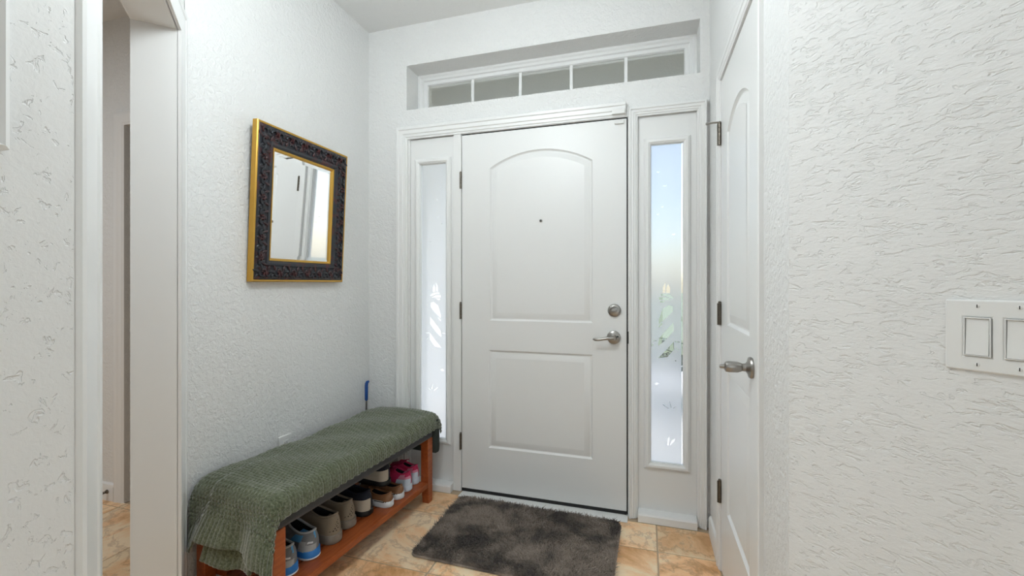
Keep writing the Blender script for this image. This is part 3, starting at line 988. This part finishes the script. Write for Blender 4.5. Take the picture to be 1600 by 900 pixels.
class Shoe:
    def __init__(s, name, label, lx, ly, z, yaw, L, Wd, hh, th, z0, group=None, pitch=0.0):
        s.L, s.W, s.hh, s.th, s.z0 = L, Wd, hh, th, z0
        ca, sa = math.cos(-BT), math.sin(-BT)
        loc = BO + Vector((lx * ca - ly * sa, lx * sa + ly * ca, z))
        s.root = thing(name, loc, (0, pitch, PI - BT + yaw), label, 'shoe', group)
        s.n = 40

    def out(s, f):
        t_ = .5 - .5 * math.cos(f)
        hw = T(t_, [0, .03, .1, .25, .45, .7, .85, .95, 1], [0, .42, .68, .74, .74, 1, .93, .62, 0])
        # smooth ends
        e = math.sqrt(max(0, 1 - ((t_ - .12) / .12) ** 2)) if t_ < .12 else (math.sqrt(max(0, 1 - ((t_ - .82) / .18) ** 2)) if t_ > .82 else 1)
        base = T(t_, [0, .12, .25, .45, .7, .82, 1], [.72, .72, .74, .76, 1, .98, .98])
        return t_ * s.L, s.W / 2 * base * e * (1 if f <= PI else -1)

    def rim(s, f):
        k = (1 - math.cos(f)) / 2
        x = .285 * s.L - .255 * s.L * math.cos(f); y = .29 * s.W * math.sin(f)
        z = s.hh + (s.th - s.hh) * k ** 1.5 - .020 * math.sin(f) ** 2 * (1 - .5 * k)
        return Vector((x, y, z))

    def pt(s, f, v):
        x, y = s.out(f); k = (1 - math.cos(f)) / 2
        P0 = Vector((x, y, s.z0)); P2 = s.rim(f)
        toe = smoothstep(k, .55, .95)
        P1 = Vector((x + (-.006 * (1 - k) if k < .3 else 0), y * 1.05, s.z0 + (P2.z - s.z0) * .62 * (1 - toe) + toe * .052 * s.L / .28))
        return P0 * (1 - v) ** 2 + P1 * 2 * v * (1 - v) + P2 * v * v

    def nrm(s, f, v):
        e = 1e-3
        a = s.pt(f + e, v) - s.pt(f - e, v); b = s.pt(f, min(1, v + e)) - s.pt(f, max(0, v - e))
        n = a.cross(b)
        return n.normalized() if n.length > 1e-12 else Vector((0, 0, 1))

    def surf(s, f0, f1, v0, v1, off, nf, nv, wrap=False):
        rr = []
        for i in range(nv + 1):
            v = v0 + (v1 - v0) * i / nv
            rr.append([tuple(s.pt(f0 + (f1 - f0) * j / nf, v) + s.nrm(f0 + (f1 - f0) * j / nf, min(max(v, .02), .98)) * off) for j in range(nf if wrap else nf + 1)])
        return rr

    def part(s, name, mb, m, parent=None, **k):
        return build(name, mb, m, parent or s.root, local=True, **k)

    def upper(s, m, collar_m, lining=M_BLACKIN):
        u = s.part('upper', MB().rings(s.surf(0, 2 * PI, 0, 1, 0, s.n, 9, True)), m, smooth=70, fix=False)
        rm = [s.rim(2 * PI * k / s.n) for k in range(s.n)]
        s.part('collar', MB().tube([tuple(p) for p in rm], .0045, 7, closed=True), collar_m, smooth=80)
        c = Vector((.285 * s.L, 0, 0)); ins = []
        for sc, dz in ((.985, 0), (.95, .03), (.95, 1)):
            ring = []
            for p in rm:
                q = Vector((c.x + (p.x - c.x) * sc, p.y * sc, 0)); q.z = p.z - .002 if dz == 0 else (p.z - .03 if dz < 1 else s.z0 + .008)
                ring.append(tuple(q))
            ins.append(ring)
        s.part('lining', MB().rings(ins, cap1=True), lining, smooth=70, fix=False)
        return u

    def sole(s, m, h=None, lip=.005, name='sole', z=0.0, flare=1.05):
        h = h or s.z0
        def ring(sc, zz, toe=0):
            r = []
            for k in range(s.n):
                x, y = s.out(2 * PI * k / s.n)
                cx = s.L / 2
                up = .012 * max(0, (x / s.L - .82) / .18) ** 2
                r.append((cx + (x - cx) * sc, y * (sc + .03), zz + up))
            return r
        mb = MB().rings([ring(flare - .04, z), ring(flare - .005, z + .004), ring(flare, z + h * .5), ring(flare - .01, z + h - .002 + lip), ring(flare - .035, z + h + lip)], cap0=True, cap1=True)
        return s.part(name, mb, m, smooth=50)

    def patch(s, name, f0, f1, v0, v1, m, off=.0016, parent=None, nf=14, nv=5):
        a = s.surf(f0, f1, v0, v1, off, nf, nv)
        b = s.surf(f0, f1, v0, v1, -.001, nf, nv)
        mb = MB()
        mb.rings(a, closed=False); mb.rings(b, closed=False)
        ea = [a[0][j] for j in range(nf + 1)] + [a[i][nf] for i in range(1, nv + 1)] + [a[nv][j] for j in range(nf - 1, -1, -1)] + [a[i][0] for i in range(nv - 1, 0, -1)]
        eb = [b[0][j] for j in range(nf + 1)] + [b[i][nf] for i in range(1, nv + 1)] + [b[nv][j] for j in range(nf - 1, -1, -1)] + [b[i][0] for i in range(nv - 1, 0, -1)]
        mb.rings([ea, eb])
        return s.part(name, mb, m, parent, smooth=50)

    def tongue(s, m, rise=.055):
        mb = MB(); rr = []
        for off in (.002, .008):
            for i in range(2): pass
        base = s.rim(PI)
        pr2 = []
        for i in range(6):
            t_ = i / 5; x = base.x + .05 - .085 * t_; z = base.z - .022 + rise * t_
            hw = .026 + .006 * t_
            pr2.append([(x, -hw, z - .006), (x, 0, z), (x, hw, z - .006), (x + .006, hw, z - .004), (x + .006, 0, z + .004), (x + .006, -hw, z - .004)])
        return s.part('tongue', MB().rings(pr2, cap0=True, cap1=True), m, smooth=50)

    def laces(s, m, n=4):
        for k in range(n):
            v = .55 + .38 * k / (n - 1)
            pts = [s.pt(PI + d, v) + s.nrm(PI + d, v) * .003 for d in np.linspace(-.38, .38, 9)]
            s.part('lace', MB().tube([tuple(p) for p in pts], .0028, 6), m, smooth=80)


M_GREY = mat('grey_mesh_fabric', (0.20, 0.205, 0.215), 0.85)
M_LGREY = mat('light_grey_trim', (0.42, 0.43, 0.44), 0.6)
M_BLUE = mat('bright_blue_rubber', (0.03, 0.22, 0.62), 0.45)
M_BLUE2 = mat('sky_blue_fabric', (0.10, 0.36, 0.66), 0.6)
M_WSOLE = mat('white_rubber', (0.72, 0.74, 0.76), 0.5)
M_TAN = mat('taupe_knit_fabric', (0.27, 0.215, 0.155), 0.85)
M_TANS = mat('taupe_rubber', (0.25, 0.21, 0.17), 0.6)
M_TAND = mat('dark_perforation', (0.05, 0.036, 0.026), 0.9)
M_NAVY = mat('navy_fabric', (0.008, 0.010, 0.020), 0.8)
M_CREAM = mat('cream_leather', (0.52, 0.45, 0.36), 0.6)
M_BROWN = mat('brown_leather', (0.23, 0.105, 0.045), 0.5)
M_DKRUB = mat('black_rubber', (0.012, 0.012, 0.012), 0.6)
M_PINK = mat('hot_pink_fabric', (0.55, 0.02, 0.10), 0.6)
M_PINK2 = mat('soft_pink_fabric', (0.72, 0.25, 0.36), 0.6)
M_ICE = mat('pale_blue_white_mesh', (0.60, 0.66, 0.74), 0.6)
M_DKBR = mat('dark_brown_suede', (0.05, 0.035, 0.022), 0.9)


def blue_sneaker(label, lx, ly, yaw):
    s = Shoe('sneaker', label, lx, ly, SHZ + .001, yaw, .275, .094, .108, .132, .030, 'blue and grey sneakers')
    s.sole(M_BLUE, .030, .006)
    s.sole(M_WSOLE, .009, .002, 'outsole', -.0005, 1.058)
    s.upper(M_GREY, M_LGREY)
    c = s.patch('heel_counter', -.95, .95, .02, .50, M_LGREY, .003)
    s.patch('heel_panel', -.60, .60, .34, .74, M_GREY, .0042)
    s.patch('swoosh_stripe', .25, .52, .40, .47, M_WSOLE, .0062)
    s.patch('swoosh_stripe', -.52, -.25, .40, .47, M_WSOLE, .0062)
    s.patch('pull_tab', -.16, .16, .60, .99, M_BLUE2, .0045, nf=6)
    s.patch('side_panel', .90, 1.35, .45, .85, M_BLUE2, .004)
    s.patch('side_panel', -1.35, -.90, .45, .85, M_BLUE2, .004)
    s.tongue(M_GREY); s.laces(M_LGREY)


def tan_shoe(label, lx, ly, yaw, w=.098):
    s = Shoe('slip_on_shoe', label, lx, ly, SHZ + .001, yaw, .285, w, .118, .128, .028, 'taupe slip on shoes')
    s.sole(M_TANS, .030, .008, flare=1.06)
    s.upper(M_TAN, M_TAN)
    hp = s.patch('heel_counter', -1.15, 1.15, .05, .90, M_TAN, .0022, nf=24, nv=8)
    mb = MB()
    for i in range(6):
        for j in range(11):
            v = .26 + .085 * i; f = -.85 + .17 * (j + .5 * (i % 2))
            if abs(f) > .90 - .05 * abs(i - 3): continue
            q = [s.pt(f + df, v + dv) + s.nrm(f, v) * .0028 for df, dv in ((-.062, 0), (0, -.032), (.062, 0), (0, .032))]
            mb.add([tuple(p) for p in q], [(0, 1, 2, 3)])
    s.part('perforation', mb, M_TAND, hp, smooth=None)['kind'] = 'stuff'
    s.patch('pull_tab', -.12, .12, .80, 1.0, M_TANS, .004, nf=4)
    s.tongue(M_TAN)


def navy_shoe(label, lx, ly, z, yaw, pitch=0.0):
    s = Shoe('loafer', label, lx, ly, z, yaw, .275, .098, .112, .118, .022, 'navy slip on shoes with cream heels', pitch)
    s.sole(M_DKRUB, .022, .004, flare=1.05)
    s.upper(M_NAVY, M_NAVY)
    s.patch('heel_band', -1.45, 1.45, .03, .56, M_CREAM, .0035, nf=24)
    s.patch('heel_tab', -.18, .18, .78, .99, M_NAVY, .004, nf=6)
    s.tongue(M_NAVY, .022)


def brown_shoe(label, lx, ly, yaw):
    s = Shoe('leather_sneaker', label, lx, ly, SHZ + .001, yaw, .255, .078, .066, .070, .026, 'brown leather sneakers')
    s.sole(M_WSOLE, .026, .005)
    s.upper(M_BROWN, M_BROWN)
    s.patch('heel_counter', -.7, .7, .05, .80, M_BROWN, .0025)
    s.patch('foxing_stripe', -1.2, 1.2, .0, .10, M_DKBR, .003)
    s.tongue(M_BROWN, .022); s.laces(M_CREAM)


def pink_shoe(label, lx, ly, yaw):
    s = Shoe('child_trainer', label, lx, ly, SHZ + .001, yaw, .200, .074, .098, .108, .024, 'pink and pale blue child trainers')
    s.sole(M_ICE, .024, .010, flare=1.06)
    s.upper(M_PINK, M_PINK)
    s.patch('heel_counter', -1.3, 1.3, .02, .52, M_ICE, .004, nf=20)
    s.patch('heel_stripe', -.9, .9, .50, .68, M_PINK2, .0045)
    s.patch('pull_tab', -.15, .15, .66, 1.0, M_PINK, .006, nf=4)
    for f_ in (-.5, .5): s.patch('strap', f_ * 2 - .25, f_ * 2 + .25, .55, .97, M_PINK2, .004, nf=6)
    s.tongue(M_PINK, .026); s.laces(M_WSOLE)


blue_sneaker('grey sneaker with blue sole squeezed against the bench leg under the blanket', -.060, .132, .02)
blue_sneaker('grey sneaker with blue sole standing beside the taupe shoe', -.060, .238, -.02)
tan_shoe('taupe slip-on shoe with perforated heel beside the blue sneaker', -.055, .352, .0)
tan_shoe('taupe slip-on shoe with perforated heel beside the navy shoe', -.080, .466, .02)
navy_shoe('navy slip-on shoe with cream heel band standing on the shelf', -.075, .577, SHZ + .001, .0)
brown_shoe('brown leather sneaker under the navy shoe, beside the other navy one', -.028, .676, .0)
brown_shoe('brown leather sneaker under the navy shoe, beside the pink trainers', -.028, .763, .0)
navy_shoe('navy slip-on shoe with cream heel band stacked on brown sneakers', -.080, .715, SHZ + .080, -.06)
pink_shoe('pink and pale blue child trainer beside the brown sneaker', -.040, .848, .0)
pink_shoe('pink and pale blue child trainer beside the bench leg', -.050, .931, .0)

# ------------------------------------------------------------------ long shoe horn standing in the corner
sh = thing('long_shoehorn', (-1.597, 2.262, 0), (0, 0, 0), 'long metal shoehorn with blue hooked handle behind the bench', 'shoehorn')
hx, hy = -1.597, 2.262
rr = []
for k in range(12):
    z = .0 + .16 * k / 11; w_ = .020 - .012 * (k / 11)
    rr.append([(hx + .006 * math.cos(a_) ** 2 - .003 + (.0012 if q_ else 0), hy + w_ * math.sin(a_), z) for q_ in (0, 1) for a_ in (np.linspace(-PI / 2, PI / 2, 7) if not q_ else np.linspace(PI / 2, -PI / 2, 7))])
build('blade', MB().rings(rr, cap0=True, cap1=True), M_NICKEL, sh)
build('shaft', MB().tube([(hx, hy, .155), (hx, hy, .50)], .0055, 10), M_NICKEL, sh)
build('handle', MB().tube([(hx, hy, .495), (hx, hy, .500), (hx, hy, .585), (hx + .001, hy + .001, .597), (hx + .004, hy + .003, .605), (hx + .010, hy + .004, .608), (hx + .014, hy + .004, .603)],
                          [.006, .0095, .0100, .0098, .0092, .0085, .005], 12), mat('blue_plastic', (0.02, 0.09, 0.34), 0.4), sh)

# ------------------------------------------------------------------ shag door mat
M_RUG = mat('dark_taupe_shag', (0.085, 0.068, 0.056), 0.95, spec=.1, sheen=.3)
_n, _l, _b = nodes(M_RUG)
_hi = ramp(M_RUG, noise(M_RUG, coords(M_RUG), 7, 3, .6, .6), [(0.38, (0.12, 0.102, 0.092)), (0.60, (0.36, 0.295, 0.245))])
_l.new(_hi, _b.inputs['Base Color'])
rug = thing('door_mat', (-.550, 1.976, 0), (0, 0, math.radians(-1.2)), 'dark taupe shaggy door mat lying before the front door', 'mat')
RW, RD = .870, .548
mb = MB()
rr = [[(p[0], p[1], z) for p in rrect(-RW / 2 + d, -RD / 2 + d, RW / 2 - d, RD / 2 - d, .03)] for d, z in ((.004, .0005), (0, .004), (.003, .011))]
mb.rings(rr, cap0=True, cap1=True)
build('backing', mb, M_RUG, rug, local=True, smooth=None)
rng = np.random.default_rng(7)
N = 46000
px = (rng.random(N) - .5) * (RW - .008); py = (rng.random(N) - .5) * (RD - .008)
cxn = np.maximum(np.abs(px) - (RW / 2 - .034), 0); cyn = np.maximum(np.abs(py) - (RD / 2 - .034), 0)
keep = np.hypot(cxn, cyn) < .030
px, py = px[keep], py[keep]; N = len(px)
lean = .55 * np.sin(px * 9 + 2 * np.sin(py * 11)) + .9 * rng.standard_normal(N)
lean2 = .55 * np.cos(py * 12 + 1.7 * np.sin(px * 8)) + .9 * rng.standard_normal(N)
hh_ = .019 + .007 * rng.random(N)
ang = rng.random(N) * 2 * PI; wd = .0014
vx = np.zeros((N, 5, 3))
bx_, by_ = np.cos(ang) * wd, np.sin(ang) * wd
mx, my = px + lean * .0045, py + lean2 * .0045
tx_, ty_ = px + lean * .013, py + lean2 * .013
lim = lambda a, m_: np.clip(a, -m_, m_)
vx[:, 0] = np.stack([px - bx_, py - by_, np.full(N, .008)], 1); vx[:, 1] = np.stack([px + bx_, py + by_, np.full(N, .008)], 1)
vx[:, 2] = np.stack([mx + bx_, my + by_, .006 + hh_ * .62], 1); vx[:, 3] = np.stack([mx - bx_, my - by_, .006 + hh_ * .62], 1)
vx[:, 4] = np.stack([tx_, ty_, .004 + hh_], 1)
b5 = np.arange(N)[:, None] * 5
fq = (b5 + np.array([[0, 1, 2, 3]])).tolist(); ft = (b5 + np.array([[3, 2, 4]])).tolist()
me = bpy.data.meshes.new('pile'); me.from_pydata(vx.reshape(-1, 3).tolist(), [], fq + ft); me.update()
link('pile', me, rug, M_RUG)['kind'] = 'stuff'

# ------------------------------------------------------------------ outside the door
M_CONC = mat('pale_concrete', (0.62, 0.60, 0.57), 0.9)
M_GRASS = mat('lawn', (0.20, 0.23, 0.13), 0.9)
M_STUC = mat('white_stucco', (0.80, 0.80, 0.79), 0.8)
M_SOFF = mat('porch_soffit', (0.36, 0.355, 0.32), 0.8)
M_LEAF = mat('dark_palm_leaf', (0.020, 0.036, 0.014), 0.6)
M_LEAF2 = mat('grey_green_leaf', (0.05, 0.065, 0.04), 0.6)
struct('ground', MB().box((-40, YF + .22, -.25), (40, 60, -.10)), M_GRASS, 'lawn outside the front door', 'lawn', smooth=None)
struct('porch_floor', MB().box((-2.6, YF + .22, -.099), (3.2, 7.5, -.02)), M_CONC, 'pale concrete porch and walk outside', 'porch', smooth=None)
struct('porch_ceiling', MB().box((-2.6, YF + .25, 2.80), (1.6, 4.4, 2.95)), M_SOFF, 'beige porch ceiling outside the transom', 'porch ceiling', smooth=None)
struct('porch_wall', MB().box((-2.2, YF + .25, -.02), (-2.0, 4.4, 2.80)), M_STUC, 'white stucco side wall of the porch', 'wall', smooth=None)


def palm(loc, n, ln, label, m, seed):
    rnd = random.Random(seed)
    p = thing('palm_shrub', loc, (0, 0, 0), label, 'plant', 'shrubs outside the sidelight')
    build('stem', MB().tube([(0, 0, 0), (.01, 0, .15), (0, .01, .34)], [.05, .04, .03], 8), mat('palm_trunk', (.16, .11, .07), .9), p, local=True)
    for k in range(n):
        a = 2 * PI * k / n + rnd.uniform(-.3, .3); up = rnd.uniform(.5, 1.25); l_ = ln * rnd.uniform(.8, 1.1)
        sp_ = []
        for i in range(9):
            t_ = i / 8; r_ = l_ * t_ * math.cos(up - .9 * t_ * t_); z_ = .33 + l_ * (math.sin(up) * t_ - .55 * t_ * t_)
            sp_.append(Vector((r_ * math.cos(a), r_ * math.sin(a), z_)))
        mb = MB().tube([tuple(q) for q in sp_], [.007 * (1 - .8 * i / 8) for i in range(9)], 5)
        for i in range(1, 9):
            for sd in (-1, 1):
                for sub in (0, .5):
                    q = sp_[i] if sub == 0 else (sp_[i] + sp_[i - 1]) / 2
                    d = Vector((-math.sin(a) * sd * .8 + math.cos(a) * .6, math.cos(a) * sd * .8 + math.sin(a) * .6, -.1)).normalized()
                    ll = l_ * .38 * (1 - .5 * abs(i / 8 - .4)); wv_ = Vector((0, 0, 1)).cross(d).normalized() * .014
                    mb.add([tuple(q), tuple(q + d * ll * .4 + wv_), tuple(q + d * ll + Vector((0, 0, -.05))), tuple(q + d * ll * .4 - wv_)], [(0, 1, 2, 3)])
        build('frond', mb, m, p, local=True, fix=False, smooth=None)
    return p


palm((.55, 4.9, -.02), 12, .95, 'dark feathery palm shrub beside the porch walk', M_LEAF, 1)
palm((1.9, 7.6, -.10), 11, 1.1, 'grey green palm shrub further along the porch walk', M_LEAF2, 2)
